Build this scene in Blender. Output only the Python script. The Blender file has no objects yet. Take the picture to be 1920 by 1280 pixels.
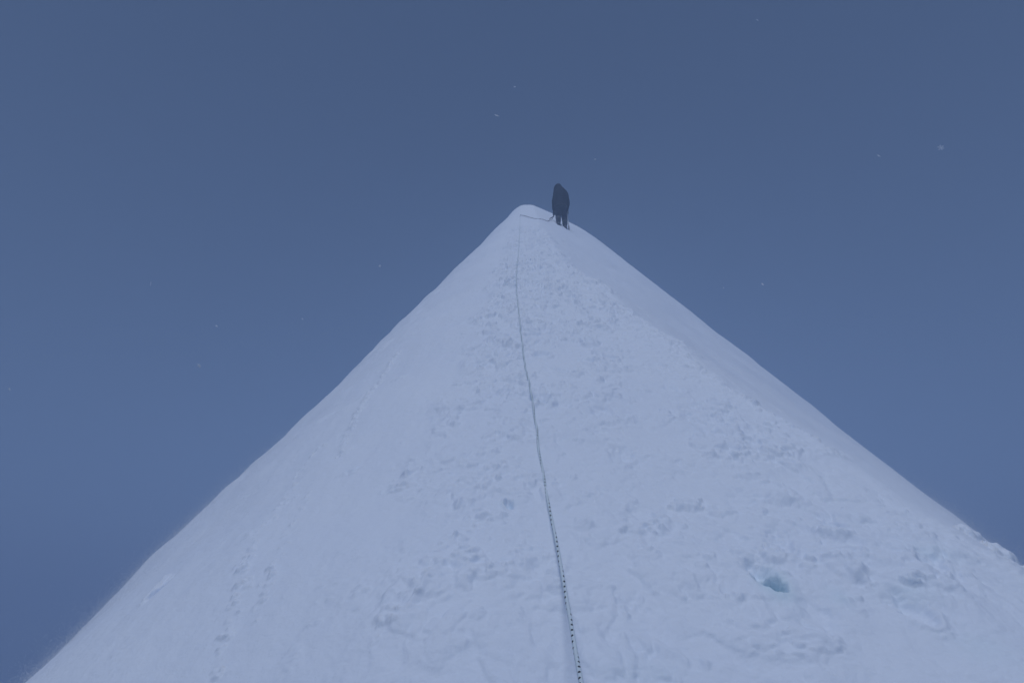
import math
import random
import numpy as np

# ---------------------------------------------------------------- layout ----
SLOPE = math.radians(36.0)            # steepness of the snow ridge
K = 0.885                             # metres per design unit
CAM = (0.0, 0.0, 1.42)                # the photographer's eye
PITCH = math.radians(36.0 - 12.38)
YAW = math.radians(2.22)
CS, SN = math.cos(SLOPE), math.sin(SLOPE)


def world(u, v, w):
    """slope coordinates (uphill, right, out of the slope) -> world"""
    return (v, u * CS - w * SN, CAM[2] + u * SN + w * CS)


# ----------------------------------------------------------------- noise ----
def _hash(ix, iy, seed):
    h = (ix.astype(np.int64) * 374761393 + iy.astype(np.int64) * 668265263 + seed * 1274126177) & 0xFFFFFFFF
    h = ((h ^ (h >> 13)) * 1274126177) & 0xFFFFFFFF
    h = h ^ (h >> 16)
    return (h & 0xFFFF).astype(np.float32) / 65535.0


def perlin(x, y, seed=0):
    x, y = np.asarray(x, dtype=np.float32), np.asarray(y, dtype=np.float32)
    ix, iy = np.floor(x), np.floor(y)
    fx, fy = x - ix, y - iy
    ix, iy = ix.astype(np.int64), iy.astype(np.int64)
    sx, sy = fx * fx * fx * (fx * (fx * 6 - 15) + 10), fy * fy * fy * (fy * (fy * 6 - 15) + 10)
    out = []
    for dx in (0, 1):
        for dy in (0, 1):
            a = _hash(ix + dx, iy + dy, seed) * np.float32(2 * math.pi)
            out.append(np.cos(a) * (fx - dx) + np.sin(a) * (fy - dy))
    a = out[0] * (1 - sy) + out[1] * sy
    b = out[2] * (1 - sy) + out[3] * sy
    return (a * (1 - sx) + b * sx) * 1.4


def fbm(x, y, octs, seed=0, gain=0.5):
    t, amp = 0.0, 1.0
    for o in range(octs):
        t = t + amp * perlin(x * 2.0 ** o + o * 17.3, y * 2.0 ** o - o * 9.1, seed + o)
        amp *= gain
    return t


def sstep(a, b, x):
    t = np.clip((x - a) / (b - a), 0, 1)
    return t * t * (3 - 2 * t)


def ridged(x, y, sx, sy, seed):
    return (1 - np.abs(perlin(x / sx, y / sy, seed))) ** 2 * .6 + .4 * np.abs(perlin(x / sx * 1.7, y / sy * 1.7, seed + 1))


def clods(u, v, cell, prob, seed, rmin=0.18, rmax=0.45):
    """scattered lumps of broken snow: flattened domes with a crisp foot"""
    x, y = u / cell, v / cell
    ix, iy = np.floor(x).astype(np.int64), np.floor(y).astype(np.int64)
    h = np.zeros(np.broadcast(u, v).shape, np.float32)
    for dx in (-1, 0, 1):
        for dy in (-1, 0, 1):
            cx, cy = ix + dx, iy + dy
            keep = _hash(cx, cy, seed) < prob
            px = cx + 0.15 + 0.7 * _hash(cx, cy, seed + 1)
            py = cy + 0.15 + 0.7 * _hash(cx, cy, seed + 2)
            r = rmin + (rmax - rmin) * _hash(cx, cy, seed + 3) ** 2
            el = 0.6 + 0.8 * _hash(cx, cy, seed + 4)
            d2 = ((x - px) / (r * el)) ** 2 + ((y - py) * el / r) ** 2
            dome = np.where(keep & (d2 < 1), np.sqrt(np.clip(1 - d2, 0, 1)) * r, 0)
            h = np.maximum(h, dome)
    return h * cell


# --------------------------------------------------------------- terrain ----
U_H = [-60, 3, 9, 14, 19, 22, 25, 28, 30.2, 31.2, 32.5, 36, 60, 100]
V_H = [1.34, 1.30, 1.30, 1.27, 1.13, 1.01, 0.87, 0.74, 0.625, 0.60, 0.66, 1.3, 12, 40]
U_E = [-60, 1.5, 2.0, 2.4, 2.9, 3.7, 4.3, 7, 13, 20, 25, 31, 100]
V_E = [2.3, 2.1, 1.80, 1.70, 1.62, 1.46, 1.33, 1.10, 0.52, 0.22, 0.05, -0.10, -0.1]


def base(u, v):
    """the swept ridge: rounded left flank, trodden crest, right flank below an edge"""
    u, v = u / K, v / K
    H = np.interp(u, U_H, V_H)
    v0 = np.interp(u, [0, 15, 25, 31], [0, -0.05, -0.25, -0.36])
    # left: a parabola that just touches the sight line, then a straight flank
    Hc = np.minimum(H, 1.35)
    rl = np.interp(u, [1.5, 4, 8], [0.872, 0.905, 0.93])
    aL = 0.25 * rl ** 2 / np.maximum(Hc + rl * v0, 0.2)
    t = v - v0
    tl = np.maximum(-t, 0)
    lim = 1.45 / (2 * aL)
    left = np.where(tl < lim, aL * tl ** 2, aL * lim ** 2 + 1.45 * (tl - lim))
    # right: nearly flat to the edge, then the smooth flank
    e = np.interp(u, U_E, V_E)
    a_p = 0.03
    tr = np.maximum(np.minimum(v, e) - v0, 0)
    We = Hc + a_p * np.maximum(e - v0, 0) ** 2
    g = np.interp(u, [2, 4, 7, 13, 20, 31], [0.67, 0.645, 0.62, 0.59, 0.52, 0.42])
    c = (0.80 - g) ** 2 / (4 * np.maximum(We - 0.80 * e, 0.10))
    s = np.maximum(v - e, 0)
    sl = np.maximum((1.5 - g) / (2 * c), 0)
    ss = np.sqrt(s * s + 0.10 ** 2) - 0.10
    ss = np.where(s > 0, ss, 0)
    right = np.where(ss < sl, g * ss + c * ss ** 2, g * sl + c * sl ** 2 + 1.5 * (ss - sl))
    w = -H - 0.07 * np.clip(2.3 - u, 0, 3) ** 2 - np.where(t < 0, left, a_p * tr ** 2 + right)
    return w * K


FEET = []          # kicked steps (u, v, depth, heading)
_r = random.Random(4)
_u = 1.75
_side = 1
while _u < 19:
    FEET.append((_u + _r.uniform(-.05, .05), 0.14 + 0.17 * _side + _r.uniform(-.06, .06) + 0.02 * _u,
                 _r.uniform(.012, .030), _r.uniform(-.3, .3)))
    if _r.random() < .6:
        FEET.append((_u + _r.uniform(-.15, .15), 0.30 + _r.uniform(-.5, .55), _r.uniform(.008, .022), _r.uniform(-.5, .5)))
    _side = -_side
    _u += _r.uniform(.26, .36)

def detail(u, v):
    """everything finer than the ridge itself, in metres out of the slope"""
    un = perlin(u / 1.9, v / 1.3, 3) * 0.060 + perlin(u / 0.8, v / 0.7, 4) * 0.018
    wv = v + 0.16 * perlin(u / 0.7, v / 0.6, 7) + 0.07 * perlin(u / 0.22, v / 0.22, 8)
    near = 1 - sstep(2.4, 4.2, u)
    rgt = K * np.interp(u / K, U_E, V_E) + 0.02
    m = sstep(-0.66, -0.46, wv) * (1 - sstep(rgt - 0.1, rgt + 0.12, wv))
    m = m * (1 - 0.75 * sstep(17, 22, u))
    # broken, trodden snow: strokes run down and out from the track
    wu = u + 0.05 * perlin(u / .3, v / .3, 11) + .015 * perlin(u / .08, v / .08, 10)
    wv2 = v + 0.04 * perlin(u / .25, v / .25, 9) + .012 * perlin(u / .07, v / .07, 6)
    sl_ = ridged(.50 * wu - .86 * wv2, .86 * wu + .50 * wv2, .085, .42, 12)
    sr_ = ridged(.93 * wu + .36 * wv2, -.36 * wu + .93 * wv2, .12, .34, 19)
    k_ = sstep(-.05, .35, v)
    strokes = sl_ * (1 - k_) + sr_ * k_
    lumps = np.abs(perlin(wu / 0.36, wv2 / 0.27, 13))
    fine = fbm(wu / 0.075, wv2 / 0.065, 3, 14, .6)
    patch = sstep(-0.2, 0.35, perlin(u / 0.6, v / 0.42, 15))
    zone = .22 + .70 * sstep(-.35, .35, perlin(u / 1.1 + 5.2, v / .62, 131) + .5 * perlin(u / .45, v / .35, 132))
    far_ = 1 + .9 * sstep(3.5, 9, u)
    zone = np.maximum(zone, .80 * sstep(4.0, 6.0, u)) * far_
    rough = m * (0.018 * lumps + zone * (0.25 + 0.75 * patch) * (0.028 * strokes + 0.0045 * fine))
    # plates of broken wind slab with ragged edges
    p1 = fbm(wu / .30 + .4 * wv2, wv2 / .20, 4, 101, .6)
    p2 = fbm(wu / .13, wv2 / .11 + .5 * wu, 3, 111, .6)
    p3 = fbm(wu / .055, wv2 / .05, 2, 121, .6)
    zone = zone * (.68 + .32 * sstep(2.0, 3.4, u))
    rough = rough + m * (.45 + .55 * patch) * .0045 * fbm(wu / .045, wv2 / .04, 3, 151, .6)
    rough = rough + m * zone * (.013 * sstep(.0, .22, p1) + .008 * sstep(.28, .50, p1) + .008 * sstep(.05, .3, p2) * patch + .0035 * sstep(.0, .4, p3))
    edge_m = sstep(-0.85, -0.5, wv) * (1 - sstep(rgt + .02, rgt + .2, wv)) * (1 - sstep(17, 21, u))
    cu, cv = u + .016 * fbm(u / .06, v / .06, 2, 51), v + .016 * fbm(u / .06, v / .06, 2, 61)
    crumble = np.clip(.75 + .8 * fbm(u / .03, v / .03, 2, 71), .1, 1.5)
    cl = edge_m * patch * crumble * (clods(cu, cv, 0.13, .35, 21) * 0.34 + clods(cu, cv, 0.06, .45, 31) * 0.52)
    strip = clods(cu, cv, 0.12, .07, 41) * 0.4 * crumble * sstep(-2.0, -1.2, v) * (1 - sstep(1.2, 2.0, v))
    # wind crust away from the track, nicked where the left flank turns under
    crust = (1 - m) * (0.006 * perlin(u / .5, v / .16, 17) + 0.0022 * fbm(u / .11, v / .07, 2, 18))
    nick = .05 * np.clip(perlin(u / .45 + 3.1, v / .4, 23) - .2, 0, 1) * sstep(-1.2, -1.7, v) * (1 - sstep(14, 20, u))
    h = un + rough + cl + strip * 0.6 + crust + nick * sstep(2.5, 4.5, u)
    # kicked steps
    for fu, fv, d, rot in FEET:
        _dent(h, u, v, fu, fv, d * (.6 + .5 * sstep(2.0, 4.5, fu)), rot, 0.10, 0.055)
    return h


def _window(u, v, fu, fv, ru, rv):
    i0, i1 = np.searchsorted(u[:, 0], [fu - ru, fu + ru])
    j0, j1 = np.searchsorted(v[0], [fv - rv, fv + rv])
    return slice(i0, i1), slice(j0, j1), i1 - i0 > 1 and j1 - j0 > 1


def _window(u, v, fu, fv, ru, rv):
    i0, i1 = np.searchsorted(u[:, 0], [fu - ru, fu + ru])
    j0, j1 = np.searchsorted(v[0], [fv - rv, fv + rv])
    return slice(i0, i1), slice(j0, j1), i1 - i0 > 1 and j1 - j0 > 1


def _window(u, v, fu, fv, ru, rv):
    i0, i1 = np.searchsorted(u[:, 0], [fu - ru, fu + ru])
    j0, j1 = np.searchsorted(v[0], [fv - rv, fv + rv])
    return slice(i0, i1), slice(j0, j1), i1 - i0 > 1 and j1 - j0 > 1


def _dent(h, u, v, fu, fv, d, rot, lu, lv, lip=0.35, hard=3.0):
    """a print or hole: deepest at its uphill end, with a soft lip"""
    r = 3 * max(lu, lv)
    i, j, ok = _window(u, v, fu, fv, r, r)
    if not ok:
        return
    su, sv = u[i, j], v[i, j]
    c, s = math.cos(rot), math.sin(rot)
    x, y = ((su - fu) * c + (sv - fv) * s) / lu, (-(su - fu) * s + (sv - fv) * c) / lv
    ll = min(lu, lv)
    x = x + .30 * perlin(su / (1.1 * ll) + fu * 13, sv / (1.1 * ll) + fv * 7, 91) + .16 * perlin(su / (.4 * ll), sv / (.4 * ll), 92)
    y = y + .30 * perlin(su / (1.1 * ll) + fu * 5, sv / (1.1 * ll) + fv * 19, 93) + .16 * perlin(su / (.4 * ll), sv / (.4 * ll), 94)
    r2 = x * x + y * y
    h[i, j] -= d * np.exp(-(r2 ** (hard / 2))) * (1.0 + 0.4 * np.clip(x, -1, 1))
    h[i, j] += d * lip * np.exp(-((np.sqrt(r2) - 1.3) / 0.35) ** 2) * np.clip(0.6 - 0.6 * x, 0, 1.2)


def _lump(h, u, v, pu, pv, r, hgt, el=1.0, rot=0.0):
    """one crumb of snow lying on the slope"""
    R = 1.2 * r * max(el, 1 / el)
    i, j, ok = _window(u, v, pu, pv, R, R)
    if not ok:
        return
    su, sv = u[i, j] - pu, v[i, j] - pv
    c, s = math.cos(rot), math.sin(rot)
    x, y = (su * c + sv * s) / (r * el), (-su * s + sv * c) * el / r
    x = x + .35 * perlin(su / (.7 * r) + pu * 13, sv / (.7 * r), 81) + .2 * perlin(su / (.25 * r), sv / (.25 * r), 82)
    y = y + .35 * perlin(su / (.7 * r) + pv * 13, sv / (.7 * r), 83) + .2 * perlin(su / (.25 * r), sv / (.25 * r), 84)
    d2 = np.clip(1 - x * x - y * y, 0, 1)
    h[i, j] += hgt * np.sqrt(d2) * (0.8 + 0.5 * perlin(su / (r * .6) + pu * 31, sv / (r * .6) + pv * 17, 77))


# long lines of small broken crust on the left flank (u, v), metres
RILLS = [
    ([(1.634, -.908), (1.766, -.95), (1.918, -.996), (2.092, -1.041), (2.266, -1.099), (2.452, -1.145)], 1.0),
    ([(2.452, -1.145), (2.642, -1.165), (2.93, -1.202), (3.393, -1.287), (3.793, -1.296)], 0.55),
    ([(1.869, -.898), (2.033, -.939), (2.197, -.965)], 0.9),
    ([(2.102, -.947), (2.242, -.952), (2.478, -1.009), (2.92, -1.067)], 0.6),
    ([(3.355, -1.049), (3.859, -1.131), (4.346, -1.191), (4.862, -1.241), (6.2, -1.30)], 0.9),
    ([(1.687, -.47), (1.868, -.346), (2.087, -.326), (2.218, -.248)], 0.8),
    ([(1.572, -.458), (1.742, -.389), (1.838, -.342)], 0.9),
    ([(3.0, 1.42), (3.6, 1.25), (4.4, 1.12), (5.6, 0.98)], 0.8),
]
# single marks: u, v, depth, heading, half length, half width, lip, hardness
MARKS = [
    (1.862, 0.695, 0.14, -0.38, 0.045, 0.024, 0.0, 3.4),      # the blue hole a pole has left
    (1.93, 0.680, 0.040, -0.30, 0.07, 0.030, 0.0, 2.5),        # its drag mark uphill
    (2.389, -0.115, 0.030, 1.4, 0.016, 0.034, 0.3, 4.0),
    (3.596, 0.020, 0.055, 1.4, 0.025, 0.045, 0.3, 4.0),
    (2.47, -1.552, 0.035, 0.10, 0.075, 0.010, 0.0, 3.0),        # thin slot on the left flank
    (22.9, 0.50, 0.05, 0.0, 0.25, 0.06, 0.2, 3.0),
    (22.1, 0.77, 0.10, 0.0, 0.22, 0.10, 0.25, 4.0),          # where the climber stands
    (22.3, 1.01, 0.10, 0.0, 0.22, 0.10, 0.25, 4.0),
    (3.45, 0.90, 0.030, 0.2, 0.22, 0.12, 0.25, 4.0),
    (2.12, 0.80, 0.020, 0.3, 0.09, 0.045, 0.5, 3.0),
    (1.75, 1.05, 0.022, -0.4, 0.07, 0.04, 0.4, 3.0),
    (2.02, 1.25, 0.024, 0.5, 0.08, 0.04, 0.4, 3.0),
    (2.25, 1.05, 0.020, -0.2, 0.08, 0.04, 0.4, 3.0),
]


def special(h, u, v):
    r = random.Random(11)
    for pts, amt in RILLS:
        for (u0, v0), (u1, v1) in zip(pts[:-1], pts[1:]):
            n = max(3, int(math.hypot(u1 - u0, v1 - v0) / 0.022))
            for k in range(n):
                if r.random() < .25:
                    continue
                t = (k + r.random()) / n
                s = amt * (0.6 + 0.05 * (u0 + u1))
                _lump(h, u, v, u0 + (u1 - u0) * t + r.gauss(0, .012), v0 + (v1 - v0) * t + r.gauss(0, .014),
                      r.uniform(.010, .030) * s, r.uniform(.007, .018) * s, r.uniform(.8, 1.5), r.uniform(-.6, .6))
    # crest of hard snow beside the slot, and the humps low on the right
    for k in range(9):
        _lump(h, u, v, 2.39 + .026 * k, -1.573 - .004 * k, .022, .012, 1.5, .1)
    for pu, pv, rr, hh in [(2.42, .56, .06, .028), (2.47, .95, .07, .016), (2.34, 1.14, .08, .018), (2.38, 1.73, .07, .045),
                           (2.30, 1.80, .06, .035), (2.48, 1.68, .06, .035), (2.09, .78, .04, .02), (2.05, .66, .05, .014), (2.02, .745, .04, .014),
                           (2.2, .22, .10, .01), (1.95, .95, .07, .016), (1.62, .55, .08, .012), (1.60, .72, .06, .018)]:
        _lump(h, u, v, pu, pv, rr, hh, 1.2, pu * 3)
    for m in MARKS:
        _dent(h, u, v, *m)
    return h


def ice(u, v):  # strength of the painted glow tint and teal patches
    """turquoise tint: light glowing in the hole painted as colour, plus faint teal patches"""
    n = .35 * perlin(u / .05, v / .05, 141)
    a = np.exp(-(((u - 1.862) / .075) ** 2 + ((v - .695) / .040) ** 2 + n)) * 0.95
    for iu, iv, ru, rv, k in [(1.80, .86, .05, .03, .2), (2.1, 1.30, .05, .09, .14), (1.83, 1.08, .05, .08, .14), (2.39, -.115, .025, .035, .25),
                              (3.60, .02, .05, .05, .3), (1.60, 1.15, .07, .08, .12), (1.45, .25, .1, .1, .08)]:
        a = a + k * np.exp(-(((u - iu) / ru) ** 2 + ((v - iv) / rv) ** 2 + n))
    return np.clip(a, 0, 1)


def surface(u, v):
    """w of the snow at scattered points, without the fine detail"""
    return base(np.asarray(u, float), np.asarray(v, float))


#@@BUILD
import bpy
import bmesh
from mathutils import Vector, Matrix

sc = bpy.context.scene
COL = sc.collection


# --------------------------------------------------------------- helpers ----
def link(name, me, m=None, parent=None, smooth=True):
    o = bpy.data.objects.new(name, me)
    COL.objects.link(o)
    if m:
        me.materials.append(m)
    if smooth and len(me.polygons):
        me.polygons.foreach_set('use_smooth', [True] * len(me.polygons))
    if parent:
        o.parent = parent
    return o


def tag(o, label=None, cat=None, group=None, kind=None):
    for k, val in (('label', label), ('category', cat), ('group', group), ('kind', kind)):
        if val:
            o[k] = val
    return o


def empty(name, loc):
    o = bpy.data.objects.new(name, None)
    COL.objects.link(o)
    o.location = loc
    o.empty_display_size = .2
    return o


def mat(name, color, rough=.7, spec=.3, metal=0.0):
    m = bpy.data.materials.new(name)
    m.use_nodes = True
    b = m.node_tree.nodes['Principled BSDF']
    b.inputs['Base Color'].default_value = (*color, 1)
    b.inputs['Roughness'].default_value = rough
    b.inputs['Specular IOR Level'].default_value = spec
    b.inputs['Metallic'].default_value = metal
    return m


def nd(m, kind, **kw):
    n = m.node_tree.nodes.new(kind)
    for k, val in kw.items():
        setattr(n, k, val)
    return n


def noisy(name, c0, c1, scale, rough=.75, spec=.25, bump=.0, metal=0.0):
    """two close tones mixed by a noise, with an optional bump of the same grain"""
    m = mat(name, c0, rough, spec, metal)
    L, b = m.node_tree.links, m.node_tree.nodes['Principled BSDF']
    tc = nd(m, 'ShaderNodeTexCoord')
    nz = nd(m, 'ShaderNodeTexNoise')
    nz.inputs['Scale'].default_value = scale
    nz.inputs['Detail'].default_value = 4
    L.new(tc.outputs['Object'], nz.inputs['Vector'])
    mx = nd(m, 'ShaderNodeMix', data_type='RGBA')
    mx.inputs['A'].default_value = (*c0, 1)
    mx.inputs['B'].default_value = (*c1, 1)
    L.new(nz.outputs['Fac'], mx.inputs['Factor'])
    L.new(mx.outputs['Result'], b.inputs['Base Color'])
    if bump:
        bp = nd(m, 'ShaderNodeBump')
        bp.inputs['Strength'].default_value = .6
        bp.inputs['Distance'].default_value = bump
        L.new(nz.outputs['Fac'], bp.inputs['Height'])
        L.new(bp.outputs['Normal'], b.inputs['Normal'])
    return m


# ------------------------------------------------------------- materials ----
SNOW = mat('snow', (.76, .83, .90), .75, .15)
L, b = SNOW.node_tree.links, SNOW.node_tree.nodes['Principled BSDF']
tc = nd(SNOW, 'ShaderNodeTexCoord')
n1 = nd(SNOW, 'ShaderNodeTexNoise')
n1.inputs['Scale'].default_value = 26
n1.inputs['Detail'].default_value = 5
n1.inputs['Roughness'].default_value = .6
n2 = nd(SNOW, 'ShaderNodeTexNoise')
n2.inputs['Scale'].default_value = 1.3
n2.inputs['Detail'].default_value = 3
bp = nd(SNOW, 'ShaderNodeBump')
bp.inputs['Strength'].default_value = .5
bp.inputs['Distance'].default_value = .012
mx = nd(SNOW, 'ShaderNodeMix', data_type='RGBA')
mx.inputs['A'].default_value = (.76, .83, .92, 1)
mx.inputs['B'].default_value = (.72, .80, .92, 1)
L.new(tc.outputs['Object'], n1.inputs['Vector'])
L.new(tc.outputs['Object'], n2.inputs['Vector'])
L.new(n1.outputs['Fac'], bp.inputs['Height'])
L.new(bp.outputs['Normal'], b.inputs['Normal'])
L.new(n2.outputs['Fac'], mx.inputs['Factor'])
at = nd(SNOW, 'ShaderNodeAttribute', attribute_name='ice')  # mask for the glow painted into the snow colour
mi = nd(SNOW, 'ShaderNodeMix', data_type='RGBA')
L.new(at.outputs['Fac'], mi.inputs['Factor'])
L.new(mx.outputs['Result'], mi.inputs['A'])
mi.inputs['B'].default_value = (.58, .78, .86, 1)  # turquoise standing in for light scattered inside the snow
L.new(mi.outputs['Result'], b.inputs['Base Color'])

# ------------------------------------------------------------ snow ridge ----
rows = np.concatenate([-np.geomspace(.4, 30, 26)[::-1] + .9, np.linspace(.55, 1.2, 24)[:-1],
                       1.2 * np.exp(np.linspace(0, math.log(29.6 / 1.2), 1080)), np.linspace(29.8, 34, 22), np.geomspace(35, 60, 14)])
side = np.concatenate([np.geomspace(2.02, 6, 130), np.geomspace(6.1, 60, 46)])
cols = np.concatenate([-side[::-1], np.linspace(-2, 2, 860), side])
U, V = np.meshgrid(rows, cols, indexing='ij')
W = base(U, V)
D = detail(U.astype(np.float32), V.astype(np.float32)).astype(np.float64)
fade = (1 - sstep(6, 12, np.abs(V))) * (1 - sstep(33, 38, U))
D *= fade
special(D, U, V)
W = W + D
co = np.empty((U.size, 3), np.float32)
co[:, 0] = V.ravel()
co[:, 1] = (U * CS - W * SN).ravel()
co[:, 2] = (CAM[2] + U * SN + W * CS).ravel()
nr, nc = U.shape
ii, jj = np.meshgrid(np.arange(nr - 1), np.arange(nc - 1), indexing='ij')
q = (ii * nc + jj)
faces = np.stack([q, q + 1, q + nc + 1, q + nc], -1).reshape(-1, 4).astype(np.int32)
me = bpy.data.meshes.new('snow_ridge')
me.vertices.add(len(co))
me.vertices.foreach_set('co', co.ravel())
me.loops.add(faces.size)
me.loops.foreach_set('vertex_index', faces.ravel())
me.polygons.add(len(faces))
me.polygons.foreach_set('loop_start', np.arange(0, faces.size, 4, dtype=np.int32))
me.polygons.foreach_set('use_smooth', np.ones(len(faces), bool))
me.update(calc_edges=True)
att = me.attributes.new('ice', 'FLOAT', 'POINT')  # strength of the painted turquoise glow and the teal patches
att.data.foreach_set('value', ice(U, V).astype(np.float32).ravel())  # painted glow tint plus teal patches
ridge = link('snow_ridge', me, SNOW, smooth=False)
tag(ridge, 'pale blue snow ridge rising steeply to a blunt crest', 'snow ridge', kind='structure')


def ground_many(u, v):
    i = np.clip(np.searchsorted(rows, u) - 1, 0, nr - 2)
    j = np.clip(np.searchsorted(cols, v) - 1, 0, nc - 2)
    a = (u - rows[i]) / (rows[i + 1] - rows[i])
    c = (v - cols[j]) / (cols[j + 1] - cols[j])
    return (W[i, j] * (1 - a) + W[i + 1, j] * a) * (1 - c) + (W[i, j + 1] * (1 - a) + W[i + 1, j + 1] * a) * c


def ground(u, v):
    """height of the built snow (with all its detail) at one point"""
    i = np.clip(np.searchsorted(rows, u) - 1, 0, nr - 2)
    j = np.clip(np.searchsorted(cols, v) - 1, 0, nc - 2)
    a = (u - rows[i]) / (rows[i + 1] - rows[i])
    c = (v - cols[j]) / (cols[j + 1] - cols[j])
    return float((W[i, j] * (1 - a) + W[i + 1, j] * a) * (1 - c) + (W[i, j + 1] * (1 - a) + W[i + 1, j + 1] * a) * c)


# ------------------------------------------------------- modelling tools ----
def skin(name, pts, edges, m, parent=None, root=0, sub=2):
    """a smooth body grown over a skeleton; pts = [(x, y, z, rx, ry)]"""
    me = bpy.data.meshes.new(name)
    me.from_pydata([p[:3] for p in pts], edges, [])
    me.update()
    o = bpy.data.objects.new(name, me)
    COL.objects.link(o)
    o.modifiers.new('skin', 'SKIN').use_smooth_shade = True
    sv = o.data.skin_vertices[0].data
    for k, p in enumerate(pts):
        sv[k].radius = (p[3], p[4] if len(p) > 4 else p[3])
        sv[k].use_root = k == root
    sd = o.modifiers.new('sub', 'SUBSURF')
    sd.levels = sd.render_levels = sub
    dg = bpy.context.evaluated_depsgraph_get()
    out = bpy.data.meshes.new_from_object(o.evaluated_get(dg))
    bpy.data.objects.remove(o)
    bpy.data.meshes.remove(me)
    out.name = name
    out.materials.clear()
    return link(name, out, m, parent)


def loft(name, rings, m, parent=None, cap=True):
    """rings: lists of points, each the same length, joined into one closed skin"""
    bm = bmesh.new()
    vv = [[bm.verts.new(p) for p in r] for r in rings]
    n = len(rings[0])
    for a, c in zip(vv[:-1], vv[1:]):
        for k in range(n):
            bm.faces.new((a[k], a[(k + 1) % n], c[(k + 1) % n], c[k]))
    if cap:
        bm.faces.new(vv[0][::-1])
        bm.faces.new(vv[-1])
    bmesh.ops.recalc_face_normals(bm, faces=bm.faces)
    me = bpy.data.meshes.new(name)
    bm.to_mesh(me)
    bm.free()
    return link(name, me, m, parent)


def frames(P):
    """tangent frames carried along a polyline without twisting"""
    T = np.gradient(P, axis=0)
    T /= np.linalg.norm(T, axis=1)[:, None]
    n = np.cross(T[0], [0.3, 0.1, 1.0])
    n /= np.linalg.norm(n)
    N = []
    for t in T:
        n = n - t * np.dot(n, t)
        n /= np.linalg.norm(n)
        N.append(n)
    N = np.array(N)
    return T, N, np.cross(T, N)


def tube(name, P, r, m, parent=None, n=10, twist=0.0):
    """a round cord along P with uv = (metres along, turn around)"""
    P = np.asarray(P, float)
    T, N, B = frames(P)
    Ls = np.concatenate([[0], np.cumsum(np.linalg.norm(np.diff(P, axis=0), axis=1))])
    rr = np.broadcast_to(np.asarray(r, float), (len(P),))
    verts, faces = [], []
    for k in range(len(P)):
        for a in range(n):
            t = 2 * math.pi * a / n + twist * Ls[k]
            verts.append(P[k] + rr[k] * (math.cos(t) * N[k] + math.sin(t) * B[k]))
    uv = []
    for k in range(len(P) - 1):
        for a in range(n):
            a2 = (a + 1) % n
            faces.append((k * n + a, k * n + a2, (k + 1) * n + a2, (k + 1) * n + a))
            uv += [(Ls[k], a / n), (Ls[k], (a + 1) / n), (Ls[k + 1], (a + 1) / n), (Ls[k + 1], a / n)]
    faces.append(tuple(range(n))[::-1])
    uv += [(0, 0)] * n
    faces.append(tuple((len(P) - 1) * n + a for a in range(n)))
    uv += [(Ls[-1], 0)] * n
    me = bpy.data.meshes.new(name)
    me.from_pydata(verts, [], faces)
    lay = me.uv_layers.new(name='UVMap')
    lay.data.foreach_set('uv', np.array(uv, np.float32).ravel())
    me.update()
    return link(name, me, m, parent)


def resample(P, step):
    """a smooth curve through P (Catmull-Rom), at an even step"""
    P = np.asarray(P, float)
    Q = np.vstack([2 * P[0] - P[1], P, 2 * P[-1] - P[-2]])
    out = []
    for k in range(1, len(Q) - 2):
        p0, p1, p2, p3 = Q[k - 1:k + 3]
        n = max(2, int(np.linalg.norm(p2 - p1) / step))
        for t in np.linspace(0, 1, n, endpoint=False):
            out.append(.5 * ((2 * p1) + (p2 - p0) * t + (2 * p0 - 5 * p1 + 4 * p2 - p3) * t * t + (3 * p1 - p0 - 3 * p2 + p3) * t ** 3))
    out.append(P[-1])
    return np.array(out)


def sweeps(name, limbs, m, parent=None, n=20, puff=.0, pitch=.085, seed=1):
    """cloth: one mesh of padded sleeves; each limb = [(x, y, z, half width, half depth)], x-z-y aligned rings"""
    r = random.Random(seed)
    verts, faces = [], []
    for limb in limbs:
        A = resample(np.array(limb), .018)
        P, R = A[:, :3], A[:, 3:5]
        T = np.gradient(P, axis=0)
        T /= np.linalg.norm(T, axis=1)[:, None]
        side_ = np.cross(T, [0, 1, 0])
        side_ /= np.linalg.norm(side_, axis=1)[:, None]
        dep = np.cross(side_, T)
        Ls = np.concatenate([[0], np.cumsum(np.linalg.norm(np.diff(P, axis=0), axis=1))])
        ph = [r.uniform(0, 6.28) for _ in range(6)]
        base_ = len(verts)
        for k in range(len(P)):
            for a in range(n):
                t = 2 * math.pi * a / n
                q_ = abs(math.sin(math.pi * Ls[k] / pitch + .35 * math.sin(t + ph[0]))) ** .6
                f = 1 + puff * (q_ - .7) + .035 * math.sin(3 * t + 17 * Ls[k] + ph[1]) + .025 * math.sin(5 * t - 29 * Ls[k] + ph[2])
                verts.append(P[k] + f * (R[k, 0] * math.cos(t) * side_[k] + R[k, 1] * math.sin(t) * dep[k]))
        for k in range(len(P) - 1):
            for a in range(n):
                a2 = (a + 1) % n
                faces.append((base_ + k * n + a, base_ + k * n + a2, base_ + (k + 1) * n + a2, base_ + (k + 1) * n + a))
        faces.append(tuple(base_ + a for a in range(n))[::-1])
        faces.append(tuple(base_ + (len(P) - 1) * n + a for a in range(n)))
    me = bpy.data.meshes.new(name)
    me.from_pydata([tuple(v_) for v_ in verts], [], faces)
    me.update()
    bm = bmesh.new()
    bm.from_mesh(me)
    bmesh.ops.recalc_face_normals(bm, faces=bm.faces)
    bm.to_mesh(me)
    bm.free()
    return link(name, me, m, parent)


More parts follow.
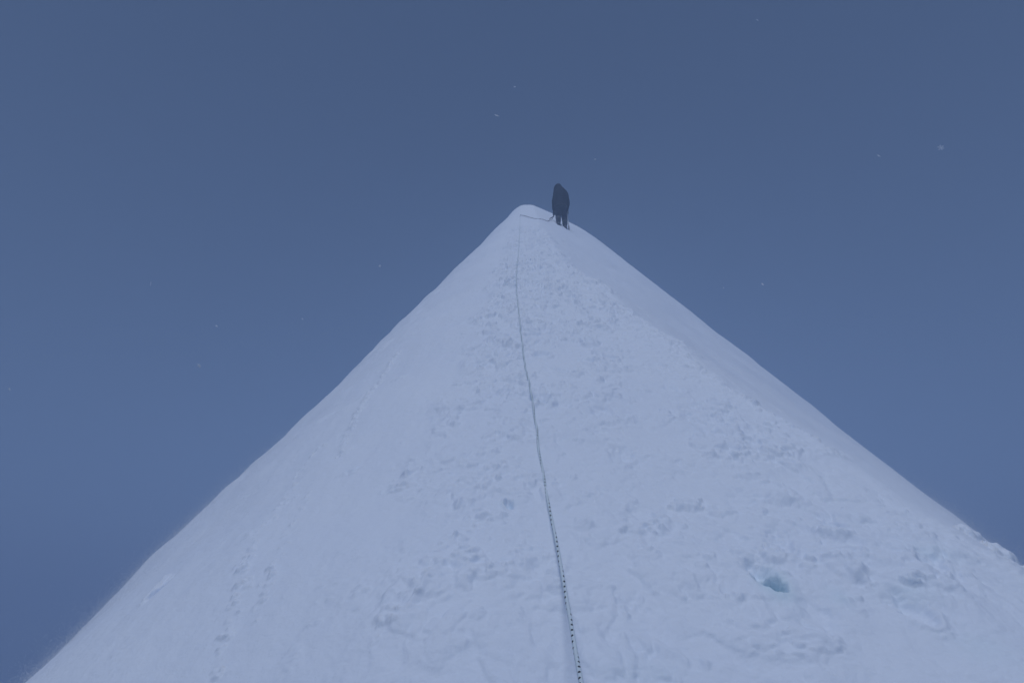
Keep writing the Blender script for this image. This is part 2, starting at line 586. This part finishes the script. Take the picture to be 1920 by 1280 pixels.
# ------------------------------------------------------------ fixed rope ----
def rope_material(name, c0, c1, fleck, pitch, turns):
    m = noisy(name, c0, c1, 90, .8, .2, .0008)
    L, b = m.node_tree.links, m.node_tree.nodes['Principled BSDF']
    old = b.inputs['Base Color'].links[0].from_socket
    uvn = nd(m, 'ShaderNodeUVMap', uv_map='UVMap')
    sp = nd(m, 'ShaderNodeSeparateXYZ')
    L.new(uvn.outputs['UV'], sp.inputs[0])

    def math_(op, a, c=None):
        n = nd(m, 'ShaderNodeMath', operation=op)
        for k, val in enumerate((a, c)):
            if val is None:
                continue
            if isinstance(val, (int, float)):
                n.inputs[k].default_value = val
            else:
                L.new(val, n.inputs[k])
        return n.outputs[0]
    along = math_('FRACT', math_('DIVIDE', sp.outputs['X'], pitch))
    turn = math_('FRACT', math_('MULTIPLY', math_('SUBTRACT', sp.outputs['Y'], math_('DIVIDE', sp.outputs['X'], turns)), 2.0))
    da = math_('ABSOLUTE', math_('SUBTRACT', along, .5))
    dt = math_('ABSOLUTE', math_('SUBTRACT', turn, .5))
    e = math_('ADD', math_('POWER', math_('DIVIDE', da, .17), 2.0), math_('POWER', math_('DIVIDE', dt, .20), 2.0))
    on = math_('LESS_THAN', e, 1.0)
    mx = nd(m, 'ShaderNodeMix', data_type='RGBA')
    L.new(on, mx.inputs['Factor'])
    L.new(old, mx.inputs['A'])
    mx.inputs['B'].default_value = (*fleck, 1)
    L.new(mx.outputs['Result'], b.inputs['Base Color'])
    return m


ROPE = rope_material('fixed_rope', (.66, .76, .82), (.56, .66, .72), (.012, .016, .03), .034, .54)
track = [(22.756, -.469), (18.073, -.379), (12.386, -.299), (8.825, -.248), (6.771, -.18), (5.253, -.115), (4.414, -.076), (3.8, -.037),
         (3.328, -.013), (2.956, .003), (2.6, .023), (2.43, .033), (2.27, .043)]
pts = []
jr = random.Random(3)
for a, c in zip(track[:-1], track[1:]):
    n = max(1, int((a[0] - c[0]) / .12))
    for k in range(n):
        t = k / n
        u_, v_ = a[0] + (c[0] - a[0]) * t, a[1] + (c[1] - a[1]) * t + jr.gauss(0, .0025)
        pts.append((u_, v_, max(ground(u_ + d_, v_ + e_) for d_ in (-.06, 0, .06) for e_ in (-.012, .012))))
pts = np.array(pts)
wz = pts[:, 2].copy()
env = np.array([wz[max(0, k - 1):k + 2].max() for k in range(len(wz))])     # a taut rope bridges the hollows
env = np.convolve(np.pad(env, 3, mode='edge'), np.ones(7) / 7, 'valid')
pts[:, 2] = np.maximum(env - .016, wz - .004) + .002
# the last two metres lift off the snow towards the photographer's harness
lift = [(2.274, .043, -1.139), (1.984, .060, -1.123), (1.767, .069, -1.103), (1.548, .076, -1.068), (1.365, .078, -1.020),
        (1.169, .078, -.945), (.907, .075, -.818), (.654, .068, -.69), (.30, .05, -.68), (-.3, .02, -.95), (-1.0, -.05, -1.16), (-3.0, -.2, -1.17)]
L_ = np.array(lift)
d_ = np.concatenate([np.linspace(k, k + 1, 5, endpoint=False) for k in range(len(L_) - 1)])
lift = np.stack([np.interp(d_, np.arange(len(L_)), L_[:, q_]) for q_ in range(3)], -1)
lift = [(u_, v_, max(w_, max(ground(u_ + d_, v_ + e_) for d_ in (-.1, -.05, 0, .05, .1) for e_ in (-.012, .012)) + .001)) for u_, v_, w_ in lift if u_ < 2.2]
P = np.vstack([pts, np.array(lift)])
P = resample(np.array([world(*p) for p in P]), .03)
rope = tube('fixed_rope', P, .0053, ROPE, n=12)
tag(rope, 'pale fixed rope with dark flecks running up the ridge to the crest', 'rope')

# ------------------------------------------------------------ the climber ---
SUIT = noisy('down_suit', (.002, .0058, .0082), (.004, .0092, .0125), 14, .85, .1, .01)
TROUSER = noisy('trouser_cloth', (.003, .006, .013), (.012, .017, .028), 16, .85, .12, .01)
SKINM = noisy('skin', (.42, .27, .20), (.36, .22, .16), 20, .55, .35)
HAIR = noisy('boot_shell', (.010, .012, .018), (.022, .025, .032), 30, .5, .4)
GREEN = noisy('gaiter_cloth', (.045, .10, .055), (.03, .07, .045), 20, .75, .2, .006)
STEEL = noisy('steel', (.16, .17, .19), (.26, .27, .29), 40, .4, .5, 0, .8)
ALLOY = noisy('pale_alloy', (.50, .54, .58), (.42, .46, .50), 40, .45, .5, 0, .3)
LENS = mat('goggle_lens', (.02, .025, .03), .15, .6)
STRAP = noisy('webbing', (.015, .02, .03), (.03, .035, .05), 60, .7, .2)

CU, CV = 22.2, .87
MS = 1.10
cw = min(ground(22.1, .77), ground(22.3, 1.01)) - .015
base_pt = Vector(world(22.2, CV, cw))
man = empty('person', base_pt)
man.scale = (MS, MS, MS)
tag(man, 'person in a dark hooded suit trudging uphill, hunched, back turned to us', 'person')


def zs(x, y):
    """snow height in the climber's own space"""
    # solve for the slope point under (x, y)
    x, y = x * MS, y * MS
    u_ = CU
    for _ in range(6):
        w_ = ground(u_, CV + x)
        u_ += (base_pt.y + y - (u_ * CS - w_ * SN)) * CS
    return (CAM[2] + u_ * SN + ground(u_, CV + x) * CS - base_pt.z) / MS


LFX, RFX = -.084, .106
LFY, RFY = -.05, .0
lz = zs(LFX, LFY) + .02
rz = zs(RFX, RFY) + .02
# body: one continuous surface from the head to the feet and the finger roots
bp_ = [(-.0, .02, .95, .125, .11), (-.0, .05, 1.12, .12, .10), (-.005, .10, 1.32, .145, .11), (-.02, .15, 1.46, .058, .06), (-.04, .19, 1.54, .065, .075),
       (-.05, .22, 1.63, .080, .10), (-.05, .23, 1.71, .065, .08),
       (-.135, .11, 1.40, .06, .06), (-.178, .12, 1.13, .045, .045), (-.190, .24, .95, .032, .03), (-.195, .29, .90, .034, .02),
       (.145, .11, 1.44, .06, .06), (.200, .10, 1.17, .045, .045), (.195, .23, .97, .032, .03), (.198, .28, .92, .034, .02),
       (-.078, .03, .84, .09, .095), (-.082, .11, lz + .46, .058, .062), (LFX, LFY - .035, lz + .10, .045, .048), (LFX, LFY + .09, lz + .06, .045, .03),
       (.088, .04, .84, .09, .095), (.098, .12, rz + .47, .058, .062), (RFX, RFY - .035, rz + .10, .045, .048), (RFX, RFY + .09, rz + .06, .045, .03)]
be = [(0, 1), (1, 2), (2, 3), (3, 4), (4, 5), (5, 6), (2, 7), (7, 8), (8, 9), (9, 10), (2, 11), (11, 12), (12, 13), (13, 14),
      (0, 15), (15, 16), (16, 17), (17, 18), (0, 19), (19, 20), (20, 21), (21, 22)]
body = skin('body', bp_, be, SKINM, man)
# nose and brow so the face reads from the side
loft('face', [[(-.05 + .6 * s_ * math.cos(a), .318 + d_, 1.61 + s_ * math.sin(a)) for a in np.linspace(0, 6.283, 12, endpoint=False)]
              for d_, s_ in ((-.03, .034), (-.01, .026), (.004, .012))], SKINM, man)
torso = [(0, .025, .74, .165, .150), (0, .025, .80, .178, .160), (0, .03, .90, .172, .150), (0, .045, 1.02, .172, .150), (.0, .065, 1.16, .182, .160),
         (.005, .085, 1.32, .190, .175), (.015, .10, 1.42, .180, .165), (.025, .12, 1.50, .150, .145), (.01, .145, 1.57, .125, .125), (-.03, .17, 1.60, .10, .10)]
sleeve_l = [(-.085, .10, 1.45, .085, .09), (-.128, .105, 1.36, .090, .095), (-.172, .115, 1.22, .080, .085), (-.180, .13, 1.10, .076, .080), (-.187, .19, 1.01, .068, .070),
            (-.190, .235, .955, .058, .058), (-.190, .252, .925, .050, .048)]
sleeve_r = [(.085, .10, 1.50, .095, .10), (.140, .10, 1.41, .094, .10), (.178, .10, 1.26, .082, .087), (.200, .11, 1.13, .078, .082), (.196, .17, 1.03, .068, .070),
            (.193, .225, .975, .058, .058), (.193, .245, .945, .050, .048)]
sweeps('jacket', [torso, sleeve_l, sleeve_r], SUIT, man, puff=.07)
# hood: a shell over the crown and the back of the head, open towards the face
rings = []
for t, rx, ry, cy_, cz_ in [(0, .03, .02, .19, 1.815), (.2, .096, .088, .195, 1.80), (.4, .130, .118, .205, 1.74), (.6, .140, .128, .21, 1.66),
                            (.8, .150, .132, .195, 1.57), (1, .165, .125, .17, 1.48)]:
    rings.append([(-.052 + rx * math.sin(a), cy_ - ry * math.cos(a) * (1.08 if math.cos(a) > 0 else .78), cz_ - .04 * (1 - math.cos(a)) * .5)
                  for a in np.linspace(0, 2 * math.pi, 20, endpoint=False)])
loft('hood', rings, SUIT, man)
loft('goggles', [[(-.05 + .085 * math.cos(a) * s_, .295 + d_ - .05 * abs(math.cos(a)), 1.645 + .04 * math.sin(a) * s_) for a in np.linspace(0, 6.283, 16, endpoint=False)]
                 for d_, s_ in ((.0, 1.0), (.02, 1.0), (.03, .85))], LENS, man)
leg_l = [(-.05, .03, .90, .105, .13), (-.070, .035, .80, .108, .125), (-.080, .065, .66, .088, .104), (-.083, .10, lz + .48, .082, .092), (-.084, .065, lz + .38, .074, .084),
         (-.082, .015, lz + .28, .064, .076)]
leg_r = [(.05, .03, .90, .105, .13), (.076, .035, .80, .108, .125), (.090, .07, .66, .088, .104), (.098, .11, rz + .49, .082, .092), (.105, .075, rz + .38, .074, .084),
         (.106, .045, rz + .28, .064, .076)]
sweeps('trousers', [leg_l, leg_r], TROUSER, man, puff=.05, pitch=.10, seed=5)
# harness belt with leg loops
tt = np.linspace(0, 2 * math.pi, 40)
tube('harness', [(.178 * math.cos(a), .033 + .156 * math.sin(a), .92 + .012 * math.sin(a)) for a in tt], .014, STRAP, man, n=8)


def boot(x, y, z, gait, lab):
    """double boot: sole, shaft and a gaiter; toe pointing up the slope"""
    rot = math.radians(17)
    def P_(px, py, pz):
        return (x + px, y + py * math.cos(rot) - pz * math.sin(rot), z + py * math.sin(rot) + pz * math.cos(rot))
    rings = []
    for py, hw, top in [(-.135, .030, .075), (-.125, .047, .115), (-.085, .054, .16), (-.03, .055, .165), (.04, .054, .12), (.10, .057, .095), (.155, .054, .078),
                        (.19, .040, .062), (.203, .022, .045)]:
        rings.append([P_(hw * c_, py, s_ * top) for c_, s_ in
                      ((-.92, 0), (-1, .12), (-1, .45), (-.8, .8), (-.35, 1), (.35, 1), (.8, .8), (1, .45), (1, .12), (.92, 0))])
    bt = loft('boot', rings, HAIR, man)
    sh = loft('boot_shaft', [[P_(rx * math.cos(a), -.045 + ry * math.sin(a), pz) for a in np.linspace(0, 6.283, 16, endpoint=False)]
                             for pz, rx, ry in ((.06, .056, .07), (.14, .060, .072), (.22, .064, .074), (.27, .066, .074))], HAIR, bt)
    g = loft('gaiter', [[(x + rx * math.cos(a), y - .02 + ry * math.sin(a) + dy, z + pz) for a in np.linspace(0, 6.283, 18, endpoint=False)]
                        for pz, rx, ry, dy in ((.17, .069, .080, -.015), (.21, .076, .088, .01), (.27, .077, .092, .05), (.34, .079, .094, .095), (.39, .081, .097, .12), (.40, .072, .088, .122))],
             gait, man)
    if lab:
        g['label'] = lab
    # crampon: a frame under the sole with its points, and a strap round the ankle
    bm = bmesh.new()
    def bar(p, q_, r_, r2=None):
        p, q_ = Vector(p), Vector(q_)
        ln = (q_ - p).length
        mt = Matrix.Translation((p + q_) / 2) @ (q_ - p).to_track_quat('Z', 'Y').to_matrix().to_4x4()
        bmesh.ops.create_cone(bm, cap_ends=True, segments=6, radius1=r_, radius2=r2 if r2 is not None else r_, depth=ln, matrix=mt)
    for sx in (-.042, .042):
        bar(P_(sx, -.12, -.008), P_(sx, .17, -.008), .006)
        for py in (-.11, -.06, .04, .09, .14):
            bar(P_(sx, py, -.006), P_(sx * 1.1, py, -.042), .006, .0015)
        bar(P_(sx * .6, .17, .0), P_(sx * .7, .245, -.025), .006, .0015)
    for py in (-.12, -.03, .05, .15):
        bar(P_(-.042, py, -.008), P_(.042, py, -.008), .006)
    bar(P_(-.04, -.135, -.008), P_(-.04, -.15, .075), .006)
    bar(P_(.04, -.135, -.008), P_(.04, -.15, .075), .006)
    bar(P_(-.04, -.15, .075), P_(.04, -.15, .075), .008)
    me = bpy.data.meshes.new('crampon')
    bm.to_mesh(me)
    bm.free()
    link('crampon', me, STEEL, bt, smooth=False)


boot(LFX, LFY, lz, noisy('dark_gaiter_cloth', (.022, .027, .038), (.05, .058, .075), 22, .75, .2, .006), None)
boot(RFX, RFY, rz, GREEN, 'dark green gaiter on the right shin')


def glove(wx, wy, wz_, side):
    """insulated glove closed in a loose fist: palm, four bent fingers, a thumb from the side"""
    pts_, ed = [(wx, wy - .035, wz_ + .045, .046, .042), (wx, wy, wz_, .044, .032), (wx, wy + .035, wz_ - .045, .048, .028)], [(0, 1), (1, 2)]
    for k, (off, ln) in enumerate(((-.034, .036), (-.012, .042), (.011, .040), (.033, .032))):
        s = len(pts_)
        x_ = wx + off
        pts_ += [(x_, wy + .055, wz_ - .07, .0135), (x_, wy + .055 + ln * .2, wz_ - .07 - ln * .85, .013), (x_ + .002, wy + .04 - ln * .2, wz_ - .085 - ln * 1.2, .0115)]
        ed += [(2, s), (s, s + 1), (s + 1, s + 2)]
    s = len(pts_)
    pts_ += [(wx - side * .047, wy + .02, wz_ - .035, .016), (wx - side * .058, wy + .045, wz_ - .068, .0145), (wx - side * .045, wy + .052, wz_ - .10, .012)]
    ed += [(1, s), (s, s + 1), (s + 1, s + 2)]
    return skin('glove', pts_, ed, HAIR, man, root=1, sub=2)


glove(-.190, .255, .925, -1)
glove(.196, .25, .945, 1)

# -------------------------------------------- things the climber holds ------
hand_l = base_pt + MS * Vector((-.20, .305, .83))
hand_r = base_pt + MS * Vector((.20, .302, .85))
clamp = empty('rope_clamp', hand_l)
tag(clamp, "small dark clamp on the sagging rope below the climber's left glove", 'rope clamp')
loft('body', [[(-.012 + .018 * c_, s_ * .018 + dy, dz) for c_, s_ in ((-1, -1), (1, -1), (1, 1), (-1, 1))]
              for dy, dz in ((.02, .06), (.01, .02), (-.005, -.03), (-.02, -.085))], STRAP, clamp)
loft('handle', [[(.0 + .016 * c_ + dx, s_ * .014, dz) for c_, s_ in ((-1, -1), (1, -1), (1, 1), (-1, 1))]
                for dx, dz in ((-.01, -.085), (-.05, -.11), (-.10, -.14), (-.135, -.165))], STRAP, clamp)
# ice axe in the other hand, planted beside the right boot
tipx, tipy = .225, .0
tip = base_pt + MS * Vector((tipx, tipy, zs(tipx, tipy) - .04))
axe = empty('ice_axe', tip)
tag(axe, "pale shafted ice axe planted in the snow beside the climber's right boot", 'ice axe')
dv_ = hand_r + Vector((.0, .0, .01)) - tip
ln_ = dv_.length
dn = dv_.normalized()
tube('shaft', [dn * (ln_ * t) for t in np.linspace(.30, 1.0, 6)], .013, ALLOY, axe, n=10)
tube('grip', [dn * (ln_ * t) for t in np.linspace(.12, .30, 5)], .017, HAIR, axe, n=10)
tube('spike', [dn * (ln_ * t) for t in (0, .05, .12)], [.002, .008, .012], STEEL, axe, n=8)
hd = dn * ln_
loft('head', [[tuple(hd + Vector((hw * c_, dy, .012 * s_ + dz))) for c_, s_ in ((-1, -1), (1, -1), (1, 1), (-1, 1))]
              for dy, dz, hw in ((-.10, .0, .022), (-.04, .008, .010), (.0, .012, .010), (.06, .008, .006), (.12, -.012, .004), (.15, -.035, .002))], STEEL, axe)

# thin rope from the top of the fixed rope, sagging to the climber's left hand
sag = [(22.70, -.462, .022), (21.65, -.29, .022), (20.95, -.031, .022), (20.95, .211, .022), (21.25, .40, .02)]
Q = [world(u_, v_, ground(u_, v_) + d_) for u_, v_, d_ in sag]
e0 = hand_l + Vector((-.012, -.015, -.07))
for f_ in (.35, .7):
    p_ = Vector(Q[4]).lerp(e0, f_)
    gz = base_pt.z + MS * zs((p_.x - base_pt.x) / MS, (p_.y - base_pt.y) / MS) + .02
    Q.append((p_.x, p_.y, max(gz, p_.z - .10 * f_)))
Q += [tuple(e0), tuple(hand_l + Vector((-.012, .015, .04)))]
tag(tube('climbing_rope', resample(np.array(Q), .05), .007, noisy('dark_rope', (.06, .07, .09), (.10, .11, .13), 60, .8, .2), n=8),
    'thin dark rope sagging across the snow from the crest to the climber', 'rope')

# ------------------------------------------------------------- snowflakes ---
FLAKE = mat('snowflake_ice', (.82, .86, .92), .6, .3)


def flake(name, loc, size, seed, label):
    """a feathery six-armed flake, arms with short side twigs"""
    r = random.Random(seed)
    bm = bmesh.new()
    q_ = Matrix.Rotation(r.uniform(0, 3), 4, 'Z') @ Matrix.Rotation(r.uniform(.6, 1.5), 4, 'X')
    def twig(p, q2, wd):
        p, q2 = q_ @ Vector(p), q_ @ Vector(q2)
        mt = Matrix.Translation((p + q2) / 2) @ (q2 - p).to_track_quat('Z', 'Y').to_matrix().to_4x4()
        bmesh.ops.create_cone(bm, cap_ends=True, segments=5, radius1=wd, radius2=wd * .5, depth=(q2 - p).length, matrix=mt)
    R = size / 2
    for k in range(6):
        a = k * math.pi / 3
        c_, s_ = math.cos(a), math.sin(a)
        ln = R * r.uniform(.75, 1.0)
        twig((0, 0, 0), (ln * c_, ln * s_, 0), R * .085)
        for f in (.4, .62, .8):
            for sg in (-1, 1):
                b_ = a + sg * math.pi / 3
                tl = R * .42 * (1.05 - f)
                twig((ln * f * c_, ln * f * s_, 0), (ln * f * c_ + tl * math.cos(b_), ln * f * s_ + tl * math.sin(b_), 0), R * .055)
    me = bpy.data.meshes.new(name)
    bm.to_mesh(me)
    bm.free()
    o = link(name, me, FLAKE, smooth=False)
    o.location = loc
    tag(o, label, 'snowflake', 'snowflakes drifting in the air')


FLAKES = [
    ((-0.065, 0.965, 2.288), 0.0106, "pale snowflake in the upper sky, highest above the climber's head"),
    ((0.565, 0.782, 2.045), 0.0106, 'largest pale snowflake at the far right of the sky'),
    ((0.628, 1.028, 2.227), 0.0085, 'small pale snowflake just left of the largest one in the right sky'),
    ((0.174, 1.562, 2.658), 0.0082, "tiny twin speck of snowflake just up and right of the climber's hood"),
    ((-0.355, 1.349, 2.204), 0.0082, 'faint snowflake in the sky left of the upper ridge'),
    ((-0.561, 1.036, 1.838), 0.0102, 'bright snowflake alone in the left sky beyond the left flank'),
    ((-0.670, 1.025, 1.989), 0.0085, 'faint snowflake in the left sky, up from the bright lone one'),
    ((-0.901, 1.714, 2.232), 0.0085, 'tiny faint snowflake between the two larger ones in the left sky'),
    ((0.498, 1.342, 2.135), 0.0094, 'faint elongated snowflake over the right flank of the ridge'),
    ((0.541, 1.212, 2.780), 0.0085, 'tiny snowflake near the top edge of the right sky'),
    ((-0.993, 1.177, 1.853), 0.0082, 'faint snowflake at the far left edge of the sky'),
    ((-0.751, 1.957, 2.367), 0.0085, 'tiny snowflake low in the sky close to the left flank'),
    ((0.656, 2.134, 2.545), 0.0085, 'tiny speck of snowflake close above the right flank'),
    ((-0.053, 1.580, 2.950), 0.0085, 'tiny faint snowflake topmost in the middle of the sky'),
]
for k, (loc, size, label) in enumerate(FLAKES):
    flake('snowflake', loc, size, 100 + k, label)

# ------------------------------------------------ snow blown off the flanks --
def blown(seed, n, u0, u1, sgn):
    r = np.random.RandomState(seed)
    u_ = np.exp(r.uniform(math.log(u0), math.log(u1), n))
    vg = sgn * np.linspace(.6, 9, 600)
    ug = np.linspace(u0, u1, 60)
    wg = ground_many(*[q_.ravel() for q_ in np.meshgrid(ug, vg, indexing='ij')]).reshape(60, 600)
    vt = vg[np.argmax(wg / np.abs(vg), axis=1)]                # where the flank turns out of sight from the track
    v_ = np.interp(u_, ug, vt) + r.normal(0, .45, n)
    h_ = np.where(r.rand(n) < .85, r.exponential(.026, n), r.exponential(.060, n)) * (.6 + .12 * u_) * (1.0 if sgn < 0 else 1.5)
    w_ = ground_many(u_, v_) + h_ + .004
    keep = r.rand(n) < np.clip(.55 + .6 * perlin(u_ / .8, v_ / .5, seed), .1, 1) * sstep(u0, u0 * 1.25, u_) * (1 - sstep(u1 * .75, u1, u_))
    return np.stack([v_, u_ * CS - w_ * SN, CAM[2] + u_ * SN + w_ * CS], -1)[keep]


pp = np.vstack([blown(5, 120000, 1.3, 6.5, -1), blown(6, 190000, 1.9, 9.5, 1)])
rr_ = np.random.RandomState(9)
tet = np.array([(1, 1, 1), (1, -1, -1), (-1, 1, -1), (-1, -1, 1)], float) / 1.732
ax = rr_.normal(size=(len(pp), 3, 3))
qm, _ = np.linalg.qr(ax)
sz = rr_.uniform(.0007, .0015, len(pp)) * np.clip(pp[:, 1] / 3.6, .35, 1.2)
vv_ = (np.einsum('nij,kj->nki', qm, tet) * sz[:, None, None] + pp[:, None, :]).reshape(-1, 3)
ff = (np.array([(0, 1, 2), (0, 3, 1), (0, 2, 3), (1, 3, 2)])[None] + 4 * np.arange(len(pp))[:, None, None]).reshape(-1, 3)
me = bpy.data.meshes.new('blown_snow')
me.vertices.add(len(vv_))
me.vertices.foreach_set('co', vv_.astype(np.float32).ravel())
me.loops.add(ff.size)
me.loops.foreach_set('vertex_index', ff.astype(np.int32).ravel())
me.polygons.add(len(ff))
me.polygons.foreach_set('loop_start', np.arange(0, ff.size, 3, dtype=np.int32))
me.update(calc_edges=True)
tag(link('blown_snow', me, FLAKE, smooth=False), 'fine snow dust blowing along both flanks of the ridge', 'blown snow', kind='stuff')


# ------------------------------------------------------------------ haze ----
zlo, zhi = float(co[:, 2].min()) - 1, float(co[:, 2].max())
HZ = bpy.data.materials.new('haze')
HZ.use_nodes = True
HZ.node_tree.nodes.clear()
pv = HZ.node_tree.nodes.new('ShaderNodeVolumePrincipled')
pv.inputs['Color'].default_value = (.46, .60, .83, 1)
pv.inputs['Density'].default_value = .0165
pv.inputs['Anisotropy'].default_value = 0.1
ou = HZ.node_tree.nodes.new('ShaderNodeOutputMaterial')
HZ.node_tree.links.new(pv.outputs['Volume'], ou.inputs['Volume'])
bm = bmesh.new()
bmesh.ops.create_cube(bm, size=1)
x0, x1 = -260, 260
y0, y1 = float(co[:, 1].min()) - 15, float(co[:, 1].max()) + 220
z0, z1 = zlo, zhi + 1.2
for vt in bm.verts:
    vt.co = ((x0 + x1) / 2 + vt.co.x * (x1 - x0), (y0 + y1) / 2 + vt.co.y * (y1 - y0), (z0 + z1) / 2 + vt.co.z * (z1 - z0))
me = bpy.data.meshes.new('haze')
bm.to_mesh(me)
bm.free()
hz = link('haze', me, HZ, smooth=False)
tag(hz, 'blue grey mist filling the air around the ridge', 'haze', kind='stuff')

# ------------------------------------------------------------- light, sky ---
SUN_EL, SUN_AZ = math.radians(65), math.radians(187)     # azimuth from +Y towards +X
w = bpy.data.worlds.new('World')
sc.world = w
w.use_nodes = True
nt = w.node_tree
sky = nt.nodes.new('ShaderNodeTexSky')
sky.sky_type = 'NISHITA'
sky.sun_disc = False
sky.sun_elevation = SUN_EL
sky.sun_rotation = SUN_AZ
sky.altitude = 4000
sky.air_density = 1.0
sky.dust_density = 0.3
sky.ozone_density = 2.0
nt.links.new(sky.outputs['Color'], nt.nodes['Background'].inputs['Color'])
nt.nodes['Background'].inputs['Strength'].default_value = .069
ld = bpy.data.lights.new('sun', 'SUN')
ld.energy = 1.80
ld.angle = math.radians(30)
ld.color = (.905, .918, .985)
sun = bpy.data.objects.new('sun', ld)
COL.objects.link(sun)
d = Vector((math.sin(SUN_AZ) * math.cos(SUN_EL), math.cos(SUN_AZ) * math.cos(SUN_EL), math.sin(SUN_EL)))
sun.rotation_euler = d.to_track_quat('Z', 'Y').to_euler()
sun.location = d * 30

# ---------------------------------------------------------------- camera ----
cd = bpy.data.cameras.new('camera')
cd.sensor_width = 36
cd.lens = 24
cd.clip_start = .05
cd.clip_end = 2000
cam = bpy.data.objects.new('camera', cd)
COL.objects.link(cam)
cam.location = CAM
cam.rotation_euler = (math.pi / 2 + PITCH, 0, YAW)
sc.camera = cam

# ---------------------------------------------------------------- render ----
vs = sc.view_settings
vs.view_transform = 'Standard'
vs.look = 'None'
vs.exposure = 0
vs.gamma = 1
cy = sc.cycles
cy.use_denoising = True
cy.max_bounces = 8
cy.diffuse_bounces = 5
cy.volume_bounces = 2
cy.use_adaptive_sampling = True
cy.adaptive_threshold = .01
sc.render.filter_size = 2.1
